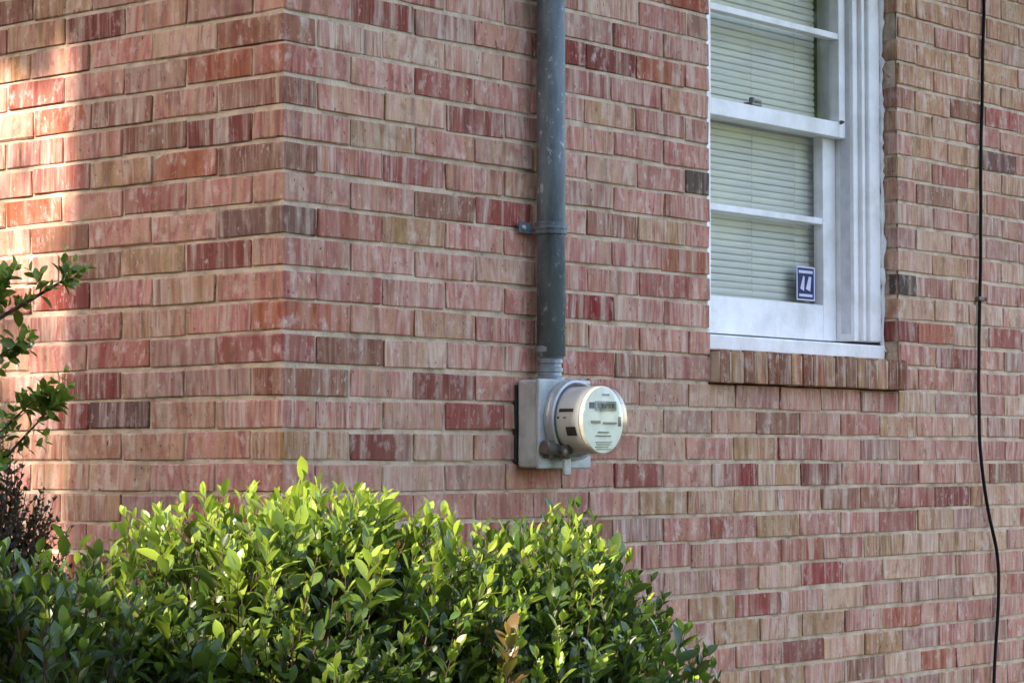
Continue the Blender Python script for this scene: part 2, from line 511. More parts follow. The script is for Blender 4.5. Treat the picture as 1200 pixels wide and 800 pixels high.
joined = {'F': [], 'S': []}
RZ = Matrix.Rotation(R(90), 4, 'Z')
for b in bricks:
    w, x0, x1, y0, y1, k, key = b
    zc = Z0 + (k + 22) * COURSE + JOINT / 2 + (COURSE - JOINT) / 2
    c = Vector(((x0 + x1) / 2, (y0 + y1) / 2, zc))
    col = brick_colour(key, c.x, zc)
    dep = random.uniform(-0.0018, 0.0016)
    jz = random.uniform(-0.0018, 0.0018)
    rx, rz = random.gauss(0, 0.012), random.gauss(0, 0.005)
    off = Vector((0, dep, jz)) if w == 'F' else Vector((dep, 0, jz))
    if key[2] == 0: off = Vector((random.uniform(-.0016, .0012), random.uniform(-.0016, .0012), jz)); rx = rz = 0
    if w == 'F': lx, ly, rot = x1 - x0, y1 - y0, Matrix.Identity(4)
    else: lx, ly, rot = y1 - y0, x1 - x0, RZ
    if abs(lx - (MOD - JOINT)) < 0.006: lx_q = round(lx / 0.002) * 0.002
    else: lx_q = lx
    M = Matrix.Translation(c + off) @ rot @ Matrix.Rotation(rx, 4, 'X') @ Matrix.Rotation(rz, 4, 'Z')
    if key[2] == 0: M = Matrix.Translation(c + off)
    me = brick_mesh(lx_q, ly, random.randrange(3))
    if id(b) in single:
        o = link("brick", me, BRICK, wall_front if w == 'F' else wall_side, M)
        o.color = col
    else:
        joined[w].append((me, M, col))

def join_stuff(name, items, mat, parent, frame=None):
    V, F, Cc = [], [], []
    n = 0
    for me, M, col in items:
        nv = len(me.vertices)
        a = np.empty(nv * 3, np.float32); me.vertices.foreach_get('co', a); a = a.reshape(-1, 3)
        Mn = np.array(M)
        V.append(a @ Mn[:3, :3].T + Mn[:3, 3])
        for p in me.polygons:
            F.append([v + n for v in p.vertices]); Cc.append(col)
        n += nv
    m = bpy.data.meshes.new(name)
    m.from_pydata(np.vstack(V).tolist(), [], F)
    at = m.attributes.new('piece_colour', 'FLOAT_COLOR', 'FACE')
    at.data.foreach_set('color', np.array(Cc, np.float32).ravel())
    o = link(name, m, mat, parent)
    o['kind'] = 'stuff'
    return o
join_stuff("brick", joined['F'], BRICK_ALL, wall_front)
join_stuff("brick", joined['S'], BRICK_ALL, wall_side)

# brick sill: rowlock bricks on edge under the window
sill = boxobj("brick_sill", WX0 + 0.002, WX1 - 0.002, -0.0265, 0.10, 1.694, 1.772, MORTAR, house)
xx = WX0 + 0.003
ns = 17
step = (WX1 - WX0 - 0.006 + JOINT * 0.8) / ns
SCOL = ['brown', 'ochre', 'brown', 'ochre', 'brown', 'brown', 'tan', 'brown', 'rust', 'ochre', 'brown', 'brown', 'ochre', 'brown', 'tan', 'brown', 'brown']
for i in range(ns):
    w = step - JOINT * 0.8
    me = bpy.data.meshes.new("brick")
    bm = bmesh.new()
    box(bm, -w / 2, w / 2, -0.064, 0.064, -0.0425, 0.0425, 0.002)
    for v in bm.verts: v.co += Vector((random.uniform(-1, 1), random.uniform(-1, 1), random.uniform(-1, 1))) * 0.0012
    me = bm_to(bm, "brick")
    o = link("brick", me, BRICK, sill, Matrix.Translation((xx + w / 2, 0.034 + random.uniform(-.002, .002), 1.7335)) @ Matrix.Rotation(R(-1.5), 4, 'X'))
    c = PAL[SCOL[i]]
    o.color = (c[0] * 0.80, c[1] * 0.62, c[2] * 0.50, random.random())
    xx += step

# ------------------------------------------------------------------ window (a part of the house)
FL, FR = WX0 + 0.010, WX1 - 0.012            # brick mould, left and right outer edges
ZB, ZT = 1.833, 3.02
win = bpy.data.objects.new("window", None); C.objects.link(win); win.parent = house; win.location = (2.0, 0.1, 2.3)
def wbox(name, x0, x1, y0, y1, z0, z1, mat=PAINT, bev=0.002, seg=2): return boxobj(name, x0, x1, y0, y1, z0, z1, mat, win, bev, seg)
# brick mould with a rounded outer bead, step, stop and jamb, both sides
for s in (0, 1):
    def X(a, b):
        return (FR - b, FR - a) if s else (FL + a, FL + b)
    x0, x1 = X(0.0, 0.060); wbox("frame", x0, x1, 0.050, 0.20, ZB - 0.002, ZT, bev=0.006, seg=3)
    x0, x1 = X(0.0602, 0.078); wbox("frame", x0, x1, 0.062, 0.199, ZB - 0.001, ZT - 0.001, bev=0.004)
    x0, x1 = X(0.0782, 0.104); wbox("jamb", x0, x1, 0.076, 0.198, ZB - 0.001, ZT - 0.002, bev=0.003)
    x0, x1 = X(0.1042, 0.1056); wbox("track", x0, x1, 0.088, 0.12, ZB + 0.02, ZT - 0.003, TRACK, 0.0004)
    # ragged caulk between frame and brick
    bm = bmesh.new()
    cx = (WX1 - 0.006) if s else (WX0 + 0.006)
    pts, rad = [], []
    z = ZB - 0.03
    while z < ZT + 0.01:
        pts.append((cx + random.uniform(-.0025, .0025), 0.052 + random.uniform(-.003, .002), z)); rad.append(random.choice((0.0055, 0.007, 0.009, 0.0135)) * random.uniform(.85, 1.15)); z += random.uniform(0.009, 0.03)
    tube(bm, pts, rad, 7)
    link("caulk", bm_to(bm, "caulk", True), CAULK, win)
wbox("frame", FL, FR, 0.0505, 0.2005, ZT + 0.0005, ZT + 0.05)
# sloped wooden sill
bm = bmesh.new(); box(bm, -(WX1 - WX0) / 2 + 0.004, (WX1 - WX0) / 2 - 0.004, -0.085, 0.085, -0.020, 0.020, 0.004, 2)
link("window_sill", bm_to(bm, "window_sill"), PAINT, win, Matrix.Translation(((WX0 + WX1) / 2, 0.128, 1.8065)) @ Matrix.Rotation(R(4), 4, 'X'))
JL, JR = FL + 0.106, FR - 0.106              # clear jamb opening
def sash(z0, z1, y0, y1, bot, top, mid, lower):
    st = 0.034 if not lower else 0.066
    stl = st
    wbox("stile", JL, JL + stl, y0, y1, z0, z1)
    wbox("stile", JR - st, JR, y0, y1, z0, z1)
    wbox("rail", JL + stl + 0.0003, JR - st - 0.0003, y0 + 0.0006, y1 - 0.0004, z0, z0 + bot)
    wbox("rail", JL + stl + 0.0003, JR - st - 0.0003, y0 + 0.0006, y1 - 0.0004, z1 - top, z1)
    wbox("muntin", JL + stl + 0.0003, JR - st - 0.0003, y0 + 0.002, y1 - 0.001, mid - 0.009, mid + 0.009)
    yp = (y0 + y1) / 2 + 0.006
    for a, b in ((z0 + bot, mid - 0.009), (mid + 0.009, z1 - top)):
        wbox("pane", JL + stl - 0.004, JR - st + 0.004, yp, yp + 0.003, a - 0.003, b + 0.003, GLASS, 0)
sash(2.412, ZT - 0.004, 0.100, 0.134, 0.044, 0.05, 2.702, False)
sash(1.8325, 2.444, 0.1355, 0.168, 0.1005, 0.030, 2.172, True)
# sash lock on the meeting rail
bm = bmesh.new(); box(bm, 1.885, 1.935, 0.101, 0.13, 2.4565, 2.466, 0.002); lathe(bm, [(0.008, 0), (0.008, 0.012), (0.004, 0.014)], 10, Matrix.Translation((1.90, 0.112, 2.466)))
box(bm, 1.897, 1.94, 0.106, 0.114, 2.470, 2.476, 0.001)
link("sash_lock", bm_to(bm, "sash_lock"), BRASS, win)
bm = bmesh.new(); lathe(bm, [(0.006, 0), (0.006, 0.004), (0.003, 0.012), (0.0, 0.013)], 8, Matrix.Translation((2.33, 0.0995, 2.456)) @ Matrix.Rotation(R(90), 4, 'X'), True, False)
link("sash_stop", bm_to(bm, "sash_stop"), BRASS, win)

# dim room behind the glass
bm = bmesh.new()
for b in ((1.2, 2.9, 2.0, 2.05, 1.0, 3.2), (1.15, 1.2, 0.26, 2.05, 1.0, 3.2), (2.9, 2.95, 0.26, 2.05, 1.0, 3.2), (1.15, 2.95, 0.26, 2.05, 0.95, 1.0), (1.15, 2.95, 0.26, 2.05, 3.2, 3.25)): box(bm, *b)
link("interior_room", bm_to(bm, "interior_room"), ROOM, house)

# eaves and roof, above the frame
ztop = Z0 + 49 * COURSE
boxobj("soffit", -0.45, HX + 0.2, -0.45, HY + 0.2, ztop + 0.002, ztop + 0.03, SOFFIT, house)
boxobj("fascia", -0.47, HX + 0.2, -0.47, -0.4502, ztop - 0.02, ztop + 0.16, SOFFIT, house)
boxobj("fascia", -0.47, -0.4502, -0.45, HY + 0.2, ztop - 0.02, ztop + 0.16, SOFFIT, house)
bm = bmesh.new()
a = [bm.verts.new(p) for p in ((-.5, -.5, ztop + .16), (HX + .2, -.5, ztop + .16), (HX + .2, HY + .2, ztop + .16), (-.5, HY + .2, ztop + .16), (1.6, 1.6, ztop + 1.1), (HX + .2, 1.6, ztop + 1.1))]
for f in ((0, 1, 5, 4), (0, 4, 3), (3, 4, 5, 2), (0, 3, 2, 1), (1, 2, 5)): bm.faces.new([a[i] for i in f])
link("roof", bm_to(bm, "roof"), ROOF, house)

# ------------------------------------------------------------------ venetian blind behind the glass
blind = empty("window_blind", (1.98, 0.185, 2.98), "pale venetian blind hanging behind the window glass", "blind")
bx0, bx1 = 1.66, 2.330
bm = bmesh.new()
prof = [(-0.011, -0.003), (-0.0055, 0.0006), (0.0, 0.0018), (0.0055, 0.0006), (0.011, -0.003)]
rows = []
for xk in (-1, 1):
    rows.append([bm.verts.new((xk * (bx1 - bx0) / 2, y, z)) for y, z in prof])
for j in range(4): bm.faces.new((rows[0][j], rows[1][j], rows[1][j + 1], rows[0][j + 1]))
slat_me = bm_to(bm, "blind_slat", True)
z = 1.90
while z < 2.96:
    link("blind_slat", slat_me, SLAT, blind, Matrix.Translation(((bx0 + bx1) / 2, 0.190, z)) @ Matrix.Rotation(R(74 + random.uniform(-3, 3)), 4, 'X') @ Matrix.Rotation(random.gauss(0, .0015), 4, 'Y'))
    z += 0.0188
boxobj("head_rail", bx0, bx1, 0.177, 0.203, 2.962, 2.99, SLAT, blind, 0.002)
boxobj("bottom_rail", bx0, bx1, 0.181, 0.199, 1.874, 1.886, SLAT, blind, 0.002)
for xc in (bx0 + 0.12, (bx0 + bx1) / 2, bx1 - 0.12):
    bm = bmesh.new(); tube(bm, [(xc, 0.1785, 1.88), (xc, 0.1785, 2.97)], 0.0009, 5); link("ladder_cord", bm_to(bm, "ladder_cord"), SLAT, blind)

# ------------------------------------------------------------------ security sticker inside the lower pane
st = empty("security_sticker", (2.215, 0.150, 1.995), "small dark blue sticker with white marks in the lower corner of the window glass", "sticker")
sx0, sx1, sz0, sz1, sy = 2.182, 2.276, 1.944, 2.040, 0.1560
boxobj("sticker_back", sx0, sx1, sy - 0.0008, sy + 0.0004, sz0, sz1, STICK, st)
def smark(pts):
    bm = bmesh.new()
    f = bm.faces.new([bm.verts.new((x, sy - 0.0016, z)) for x, z in pts])
    r = bmesh.ops.extrude_face_region(bm, geom=[f])
    for v in r['geom']:
        if isinstance(v, bmesh.types.BMVert): v.co.y += 0.0006
    bmesh.ops.recalc_face_normals(bm, faces=bm.faces)
    link("sticker_mark", bm_to(bm, "sticker_mark"), STICKW, st)
w, h = sx1 - sx0, sz1 - sz0
P = lambda u, v: (sx0 + u * w, sz0 + v * h)
def rect(u0, v0, u1, v1): smark([P(u0, v0), P(u1, v0), P(u1, v1), P(u0, v1)])
rect(0.0, 0.955, 1.0, 1.0); rect(0.0, 0.0, 1.0, 0.04); rect(0.0, 0.04, 0.045, 0.955); rect(0.945, 0.04, 1.0, 0.955)
rect(0.12, 0.80, 0.88, 0.885)
rect(0.14, 0.11, 0.86, 0.19)
smark([P(.20, .34), P(.40, .28), P(.44, .70), P(.36, .72)]); smark([P(.50, .34), P(.74, .28), P(.80, .70), P(.68, .72)])

# ------------------------------------------------------------------ conduit mast
mast = empty("conduit_pipe", (0.836, -0.044, 1.70), "blue grey conduit pipe running down the brick wall into the meter box", "pipe")
PX, PY = 0.836, -0.044
bm = bmesh.new(); lathe(bm, [(0.0335, 1.735), (0.0335, 2.2), (0.0336, 2.9), (0.0335, 4.3)], 28, Matrix.Translation((PX, PY, 0)))
link("pipe", bm_to(bm, "pipe", True), PIPE, mast)
# threaded hub on top of the box
prof = [(0.034, 1.6795), (0.034, 1.686), (0.0275, 1.689), (0.0275, 1.697), (0.0305, 1.699), (0.0305, 1.708), (0.0268, 1.710), (0.0268, 1.717), (0.0300, 1.719), (0.0300, 1.727), (0.0285, 1.730), (0.0325, 1.742), (0.0350, 1.746), (0.0350, 1.756), (0.0337, 1.759)]
bm = bmesh.new(); lathe(bm, prof, 28, Matrix.Translation((PX, PY + 0.004, 0)))
link("hub", bm_to(bm, "hub"), HUBM, mast)
# strap: band round the pipe with an ear screwed to the wall on either side
bm = bmesh.new(); lathe(bm, [(0.0345, 2.019), (0.0372, 2.021), (0.0372, 2.047), (0.0345, 2.049)], 28, Matrix.Translation((PX, PY, 0)))
box(bm, PX - 0.078, PX - 0.028, -0.0115, -0.0085, 2.021, 2.047, 0.001); box(bm, PX + 0.028, PX + 0.070, -0.0115, -0.0085, 2.021, 2.047, 0.001)
lathe(bm, [(0.0375, 2.030), (0.0385, 2.034), (0.0375, 2.038)], 28, Matrix.Translation((PX, PY, 0)))
strap = link("strap", bm_to(bm, "strap"), PIPE, mast)
for dx in (-0.062, 0.056):
    bm = bmesh.new(); lathe(bm, [(0.007, 0), (0.007, 0.003), (0.004, 0.006)], 8, Matrix.Translation((PX + dx, -0.0112, 2.034)) @ Matrix.Rotation(R(90), 4, 'X'))
    link("screw", bm_to(bm, "screw"), ZINC, strap)

# ------------------------------------------------------------------ electric meter
meter = empty("electric_meter", (0.866, 0, 1.577), "grey electric meter box with a round glass meter on the brick wall", "meter")
BX0, BX1, BZ0, BZ1 = 0.757, 0.948, 1.475, 1.679
CX, CZ = 0.866, 1.586
boxobj("box", BX0, BX1, -0.062, -0.006, BZ0, BZ1, BOXM, meter, 0.008, 3)
boxobj("gap_shadow_plate", BX0 - 0.004, BX1 + 0.004, -0.0058, 0.003, BZ0 + 0.012, BZ1 - 0.012, INK, meter, 0.001)  # black plate darkens the gap behind the box, where only shade falls
cover = boxobj("cover", BX0 - 0.002, BX1 + 0.002, -0.073, -0.0622, BZ0 - 0.002, BZ1 + 0.002, BOXM, meter, 0.004, 3)
Ry = Matrix.Translation((CX, 0, CZ)) @ Matrix.Rotation(R(90), 4, 'X')      # turns +Z to -Y, out of the wall
bm = bmesh.new(); lathe(bm, [(0.088, 0.073), (0.0945, 0.0735), (0.0955, 0.082), (0.0935, 0.086), (0.0945, 0.090), (0.0935, 0.097), (0.0885, 0.099), (0.0855, 0.097)], 48, Ry, False, False)
link("sealing_ring", bm_to(bm, "sealing_ring", False), ZINC, meter)
bm = bmesh.new(); lathe(bm, [(0.084, 0.096), (0.0835, 0.14), (0.0828, 0.172), (0.080, 0.184), (0.072, 0.1895), (0.03, 0.193), (0.002, 0.1935)], 48, Ry, False, True)
link("glass_dome", bm_to(bm, "glass_dome", True), DOME, meter)
bm = bmesh.new(); lathe(bm, [(0.078, 0.075), (0.078, 0.162), (0.074, 0.1635)], 48, Ry, True, True)
link("meter_body", bm_to(bm, "meter_body"), BODY, meter)
bm = bmesh.new(); lathe(bm, [(0.0780, 0.1645), (0.0780, 0.172), (0.076, 0.174)], 48, Ry, True, True)
face = link("face_plate", bm_to(bm, "face_plate"), PLATE, meter)
yf = -0.1752
def fmark(name, x0, x1, z0, z1, mat, th=0.0008): boxobj(name, CX + x0, CX + x1, yf - th, yf + 0.001, CZ + z0, CZ + z1, mat, face)
fmark("display", -0.030, 0.045, 0.022, 0.043, GREYINK, 0.003)
for i in range(5): fmark("display_digit", -0.024 + i * 0.013, -0.015 + i * 0.013, 0.027, 0.038, INK, 0.0038)
fmark("text_line", -0.004, 0.022, 0.056, 0.060, GREYINK)
fmark("text_line", -0.045, -0.012, -0.008, -0.002, GREYINK)
fmark("text_line", 0.000, 0.050, -0.010, -0.005, GREYINK)
fmark("text_line", -0.020, 0.020, -0.030, -0.027, GREYINK)
fmark("text_line", -0.028, 0.028, -0.038, -0.0355, GREYINK)
for i in range(4): fmark("text_line", -0.030 + 0.004 * (i % 2), 0.030 - 0.006 * (i % 3), -0.052 - i * 0.0055, -0.0505 - i * 0.0055, GREYINK)
fmark("text_line", -0.052, -0.034, 0.026, 0.040, INK)
fmark("rating_mark", 0.058, 0.066, -0.014, 0.008, INK)
def side_label(name, ang0, ang1, h0, h1, mat):
    """a printed label on the round side of the meter body"""
    bm = bmesh.new(); n = 6; r0 = 0.0787
    a = [[bm.verts.new(Ry @ Vector((r0 * math.cos(R(ang0 + (ang1 - ang0) * i / n)), r0 * math.sin(R(ang0 + (ang1 - ang0) * i / n)), h))) for i in range(n + 1)] for h in (h0, h1)]
    for i in range(n): bm.faces.new((a[0][i], a[0][i + 1], a[1][i + 1], a[1][i]))
    link(name, bm_to(bm, name), mat, meter)
side_label("side_label", 167, 161, 0.104, 0.146, INK)
side_label("side_label", 178, 175, 0.100, 0.107, INK)
side_label("side_label", 178, 175, 0.118, 0.127, GREYINK)
side_label("side_label", 192, 208, 0.124, 0.153, INK)
# barrel lock and its hanging seal
bm = bmesh.new(); Mb = Matrix.Translation((0.750, -0.092, 1.524)) @ Matrix.Rotation(R(97), 4, 'Y')
lathe(bm, [(0.013, 0.0), (0.0165, 0.003), (0.0165, 0.026), (0.0135, 0.029), (0.0135, 0.058), (0.0155, 0.060), (0.0155, 0.076), (0.008, 0.079)], 16, Mb)
box(bm, 0.770, 0.800, -0.090, -0.0735, 1.498, 1.530, 0.002)
link("barrel_lock", bm_to(bm, "barrel_lock", False), BRASS, meter)
bm = bmesh.new(); lathe(bm, [(0.014, 0), (0.017, .002), (0.017, .016), (0.009, .020)], 16, Matrix.Translation((0.812, -0.098, 1.512)) @ Matrix.Rotation(R(90), 4, 'X'))
link("lock_cap", bm_to(bm, "lock_cap"), BRASS, meter)
bm = bmesh.new(); box(bm, 0.804, 0.828, -0.110, -0.102, 1.458, 1.504, 0.003, 2); box(bm, 0.812, 0.818, -0.1055, -0.1025, 1.503, 1.512)
link("seal_tag", bm_to(bm, "seal_tag"), ZINC, meter)

# ------------------------------------------------------------------ loose cable
cab = empty("wall_cable", (2.93, -0.008, 1.98), "thin black cable hanging down the brick wall right of the window", "cable")
ctrl = [(2.975, -.010, 3.3), (2.973, -.009, 2.89), (2.958, -.009, 2.627), (2.943, -.010, 2.366), (2.934, -.012, 2.15), (2.930, -.009, 1.978), (2.920, -.010, 1.746), (2.917, -.013, 1.542), (2.950, -.016, 1.362), (3.015, -.014, 1.207), (3.023, -.012, 1.079), (2.992, -.012, .85), (2.95, -.02, .5), (2.96, -.03, -.02)]
pts = []
for i in range(len(ctrl) - 1):
    p0, p1, p2, p3 = (Vector(ctrl[max(0, min(len(ctrl) - 1, i + j))]) for j in (-1, 0, 1, 2))
    for s in range(8):
        t = s / 8
        q = 0.5 * ((2 * p1) + (p2 - p0) * t + (2 * p0 - 5 * p1 + 4 * p2 - p3) * t * t + (3 * p1 - p0 - 3 * p2 + p3) * t ** 3)
        pts.append(q + Vector((noise.noise(q * 9) * .003, 0, 0)))
pts.append(Vector(ctrl[-1]))
bm = bmesh.new(); tube(bm, pts, 0.0052, 8); link("cord", bm_to(bm, "cord", True), RUBBER, cab)
bm = bmesh.new(); box(bm, 2.918, 2.966, -0.016, -0.001, 1.972, 1.984, 0.002); lathe(bm, [(.006, 0), (.006, .004), (.003, .006)], 8, Matrix.Translation((2.957, -.015, 1.978)) @ Matrix.Rotation(R(90), 4, 'X'))
link("clip", bm_to(bm, "clip"), CLIPM, cab)

# ------------------------------------------------------------------ leaves
def leaf_mesh(name, L, Wd, fold, curl, tipw=0.35):
    """blade along +Y from the stalk, folded along the midrib and curled down"""
    bm = bmesh.new()
    st = [(0.0, 0.03), (0.12, 0.10), (0.34, 0.42), (0.60, 0.50), (0.82, tipw), (1.0, 0.02)]
    rows = []
    for t, w in st:
        z = -curl * L * t * t
        rows.append([bm.verts.new((s * w * Wd, t * L, z + (abs(s) * w * Wd * fold if s else 0))) for s in (-1, 0, 1)])
    for a, b in zip(rows, rows[1:]):
        for j in (0, 1): bm.faces.new((a[j], a[j + 1], b[j + 1], b[j]))
    return bm_to(bm, name, True)
LEAVES = [leaf_mesh("leaf", 0.050, 0.023, 0.30, 0.18), leaf_mesh("leaf", 0.044, 0.021, 0.45, 0.05), leaf_mesh("leaf", 0.056, 0.025, 0.22, 0.30, 0.40), leaf_mesh("leaf", 0.038, 0.017, 0.5, -0.12)]
SMALL = [leaf_mesh("leaf", 0.035, 0.019, 0.3, 0.2), leaf_mesh("leaf", 0.029, 0.016, 0.45, 0.1), leaf_mesh("leaf", 0.039, 0.021, 0.2, 0.35)]
TINY = [leaf_mesh("leaf", 0.017, 0.010, 0.3, 0.2), leaf_mesh("leaf", 0.013, 0.009, 0.4, 0.1)]

def basis(p, d, upv, roll):
    d = d.normalized()
    x = d.cross(upv)
    if x.length < 1e-3: x = d.orthogonal()
    x.normalize(); n = x.cross(d)
    return Matrix.Translation(p) @ Matrix((( x.x, d.x, n.x, 0), (x.y, d.y, n.y, 0), (x.z, d.z, n.z, 0), (0, 0, 0, 1))) @ Matrix.Rotation(roll, 4, 'Y')

def shoot_leaves(rnd, base, d, ln, out, meshes, colf, spacing=0.022, tipn=4, size=1.0, open_=0.9):
    """opposite leaves along a shoot, smaller and more upright towards the tip"""
    d = d.normalized()
    side = d.orthogonal().normalized()
    ang = rnd.uniform(0, 6.28)
    n = max(3, int(ln / spacing))
    for i in range(n):
        t = (i + 1) / n
        p = base + d * ln * t
        ang += 1.57 + rnd.uniform(-.35, .35)
        for s in (0, math.pi):
            if rnd.random() < 0.08: continue
            rad = Matrix.Rotation(ang + s + rnd.uniform(-.3, .3), 3, d) @ side
            spread = open_ * (1.05 - 0.65 * t) + rnd.uniform(-.2, .2)
            ld = d * math.cos(spread) + rad * math.sin(spread)
            sc = size * (1.05 - 0.35 * t * t) * rnd.uniform(0.8, 1.15)
            M = basis(p, ld, d if abs(ld.dot(d)) < .98 else rad, rnd.uniform(-.35, .35)) @ Matrix.Scale(sc, 4)
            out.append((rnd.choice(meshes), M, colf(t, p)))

def finish_plant(root, leaves, parent_name, name="leaf", limit=300, single=True):
    """the largest-showing leaves become parts of their own, the rest one joined part"""
    ids = np.full((H_, W_), -1, np.int32)
    order = []
    for i, (me, M, col) in enumerate(leaves):
        base = M @ Vector((0, 0, 0)); tip = M @ Vector((0, me.vertices[15].co.y, me.vertices[15].co.z))
        l = M @ me.vertices[9].co; r = M @ me.vertices[11].co
        q = [proj(p) for p in (base, l, tip, r)]
        if any(x is None for x in q): continue
        order.append((sum(x[2] for x in q) / 4, i, q))
    order.sort(key=lambda a: -a[0])
    for dpt, i, q in order:
        px = [a[0] for a in q]; py = [a[1] for a in q]
        x0, x1, y0, y1 = int(max(0, min(px))), int(min(W_ - 1, max(px)) + 1), int(max(0, min(py))), int(min(H_ - 1, max(py)) + 1)
        if x1 <= x0 or y1 <= y0: continue
        gy, gx = np.mgrid[y0:y1, x0:x1] + 0.5
        ins = None; sgn = np.zeros_like(gx)
        pos = np.ones(gx.shape, bool); neg = np.ones(gx.shape, bool)
        for a in range(4):
            ax, ay, bx, by = px[a], py[a], px[(a + 1) % 4], py[(a + 1) % 4]
            cr = (bx - ax) * (gy - ay) - (by - ay) * (gx - ax)
            pos &= cr >= 0; neg &= cr <= 0
        ids[y0:y1, x0:x1][pos | neg] = i
    cnt = np.bincount(ids[ids >= 0], minlength=len(leaves)) if (ids >= 0).any() else np.zeros(len(leaves), int)
    top = [i for i in np.argsort(-cnt)[:limit] if cnt[i] > 0] if single else []
    tops = set(top)
    rest = []
    for i, (me, M, col) in enumerate(leaves):
        if i in tops:
            o = link(name, me, LEAF, root, M); o.color = col
        else: rest.append((me, M, col))
    if rest: join_stuff("foliage", rest, LEAF_ALL, root)

def jitc(rnd, c, a=0.25):
    f = 1 + rnd.uniform(-a, a)
    return (c[0] * f * rnd.uniform(.92, 1.08), c[1] * f, c[2] * f * rnd.uniform(.85, 1.15), rnd.random())

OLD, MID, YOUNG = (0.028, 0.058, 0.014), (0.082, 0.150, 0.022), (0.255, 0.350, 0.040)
def shrub(name, label, cx, cy, rx, ry, zt, zmid, n, seed, young=0.5, lump=0.25, group=None, hfun=None):
    rnd = random.Random(seed)
    root = empty(name, (cx, cy, 0), label, "shrub", group)
    leaves = []
    # woody stems
    bm = bmesh.new()
    for i in range(9):
        a = rnd.uniform(0, 6.28); rr = rnd.uniform(.2, .75)
        tip = Vector((cx + rx * rr * math.cos(a), cy + ry * rr * math.sin(a), zt - 0.18 - rnd.uniform(0, .25)))
        b = Vector((cx + .08 * math.cos(a), cy + .08 * math.sin(a), -0.05))
        m = b.lerp(tip, .5) + Vector((rnd.uniform(-.05, .05), rnd.uniform(-.05, .05), 0))
        tube(bm, [b, b.lerp(m, .5), m, m.lerp(tip, .6), tip], [.014, .012, .010, .007, .004], 6)
    link("stem", bm_to(bm, "stem", True), TWIG, root)
    tw = bmesh.new()
    for i in range(n):
        # direction on the upper dome and sides
        u = rnd.uniform(-0.55, 1.0); a = rnd.uniform(0, 6.283)
        c_ = math.sqrt(max(0, 1 - u * u))
        dirv = Vector((c_ * math.cos(a), c_ * math.sin(a), u))
        q = Vector((dirv.x * 2.3 + seed, dirv.y * 2.3, dirv.z * 2.3))
        k = 1 + lump * noise.noise(q) + 0.5 * lump * noise.noise(q * 2.7)
        depth = 1 - (rnd.random() ** 2.0) * 0.55
        sq = (abs(dirv.x) ** 3 + abs(dirv.y) ** 3 + abs(dirv.z) ** 3) ** (-1 / 3)
        k *= sq
        hz = (zt - zmid) if u > 0 else zmid * 0.9
        kz = sq * depth * (1 + (k / sq - 1) * 0.28)
        p = Vector((cx + dirv.x * rx * k * depth, cy + dirv.y * ry * k * depth, min(zmid + dirv.z * hz * kz, zt + rnd.uniform(-.11, .03) + (rnd.uniform(.02, .10) if rnd.random() < .16 else 0))))
        if hfun: p.z -= hfun(p)
        out = Vector((dirv.x / rx, dirv.y / ry, dirv.z / max(hz, .2))).normalized()
        d = (out * 0.55 + Vector((rnd.uniform(-.35, .35), rnd.uniform(-.35, .35), 0.75 + rnd.uniform(0, .4)))).normalized()
        ln = rnd.uniform(0.07, 0.15)
        if p.z - 0.0 < 0.02: continue
        if depth > .72 and noise.noise(Vector((p.x * 6.5 + seed, p.y * 6.5, p.z * 6.5))) < -0.26: continue
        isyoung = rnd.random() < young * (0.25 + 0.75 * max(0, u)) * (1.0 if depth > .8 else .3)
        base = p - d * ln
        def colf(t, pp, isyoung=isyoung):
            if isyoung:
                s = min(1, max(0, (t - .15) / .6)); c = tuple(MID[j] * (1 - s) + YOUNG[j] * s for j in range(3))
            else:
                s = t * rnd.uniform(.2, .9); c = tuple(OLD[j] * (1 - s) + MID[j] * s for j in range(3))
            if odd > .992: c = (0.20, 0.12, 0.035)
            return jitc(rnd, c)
        odd = rnd.random()
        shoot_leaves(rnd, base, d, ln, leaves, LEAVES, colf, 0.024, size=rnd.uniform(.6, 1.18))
        tube(tw, [base - d * 0.02, base, p], [.0016, .0014, .0008], 4, False)
    link("twig", bm_to(tw, "twig"), TWIG, root)
    finish_plant(root, leaves, name)
    return root

shrub("shrub", "tallest sunlit shrub with yellow green shoots in front of the brick corner", -0.49, -0.51, 0.41, 0.37, 1.44, 0.90, 3000, 3, 0.9, 0.30)
RD = Vector((0.6409, -0.7677, 0))
shrub("shrub", "dark green shrub under the meter box, its right end low against the bricks", 0.17, -0.60, 0.48, 0.32, 1.375, 0.82, 2800, 8, 0.5, 0.34,
      hfun=lambda p: max(0, (p - Vector((0.18, -0.60, 0))).dot(RD) - 0.06) * 0.8)
shrub("shrub", "shaded dark green shrub at the bottom left, left of the sunlit shrub", -1.06, -0.42, 0.35, 0.33, 1.36, 0.82, 1900, 21, 0.15)  # few young leaves: shade is partly put into its darker leaf colours

# ------------------------------------------------------------------ small leaved shrub reaching in from the left
rnd = random.Random(5)
ls = empty("leafy_shrub", (-0.62, 0.52, 0), "small leaved branches of a slender shrub reaching in at the left edge", "shrub")
limbs = [
    [(-.62, .52, -.05), (-.60, .52, .6), (-.57, .50, 1.2), (-.53, .46, 1.62), (-.47, .40, 1.76), (-.40, .315, 1.825), (-.365, .272, 1.858)],
    [(-.57, .50, 1.2), (-.50, .44, 1.42), (-.43, .37, 1.56), (-.385, .315, 1.625)],
    [(-.53, .46, 1.62), (-.47, .40, 1.68), (-.42, .345, 1.73)],
    [(-.50, .44, 1.42), (-.44, .38, 1.48), (-.40, .33, 1.55), (-.37, .295, 1.60)],
    [(-.58, .50, 1.1), (-.52, .45, 1.33), (-.46, .40, 1.47), (-.43, .37, 1.52)],
    [(-.47, .40, 1.76), (-.45, .385, 1.80), (-.44, .37, 1.835)],
]
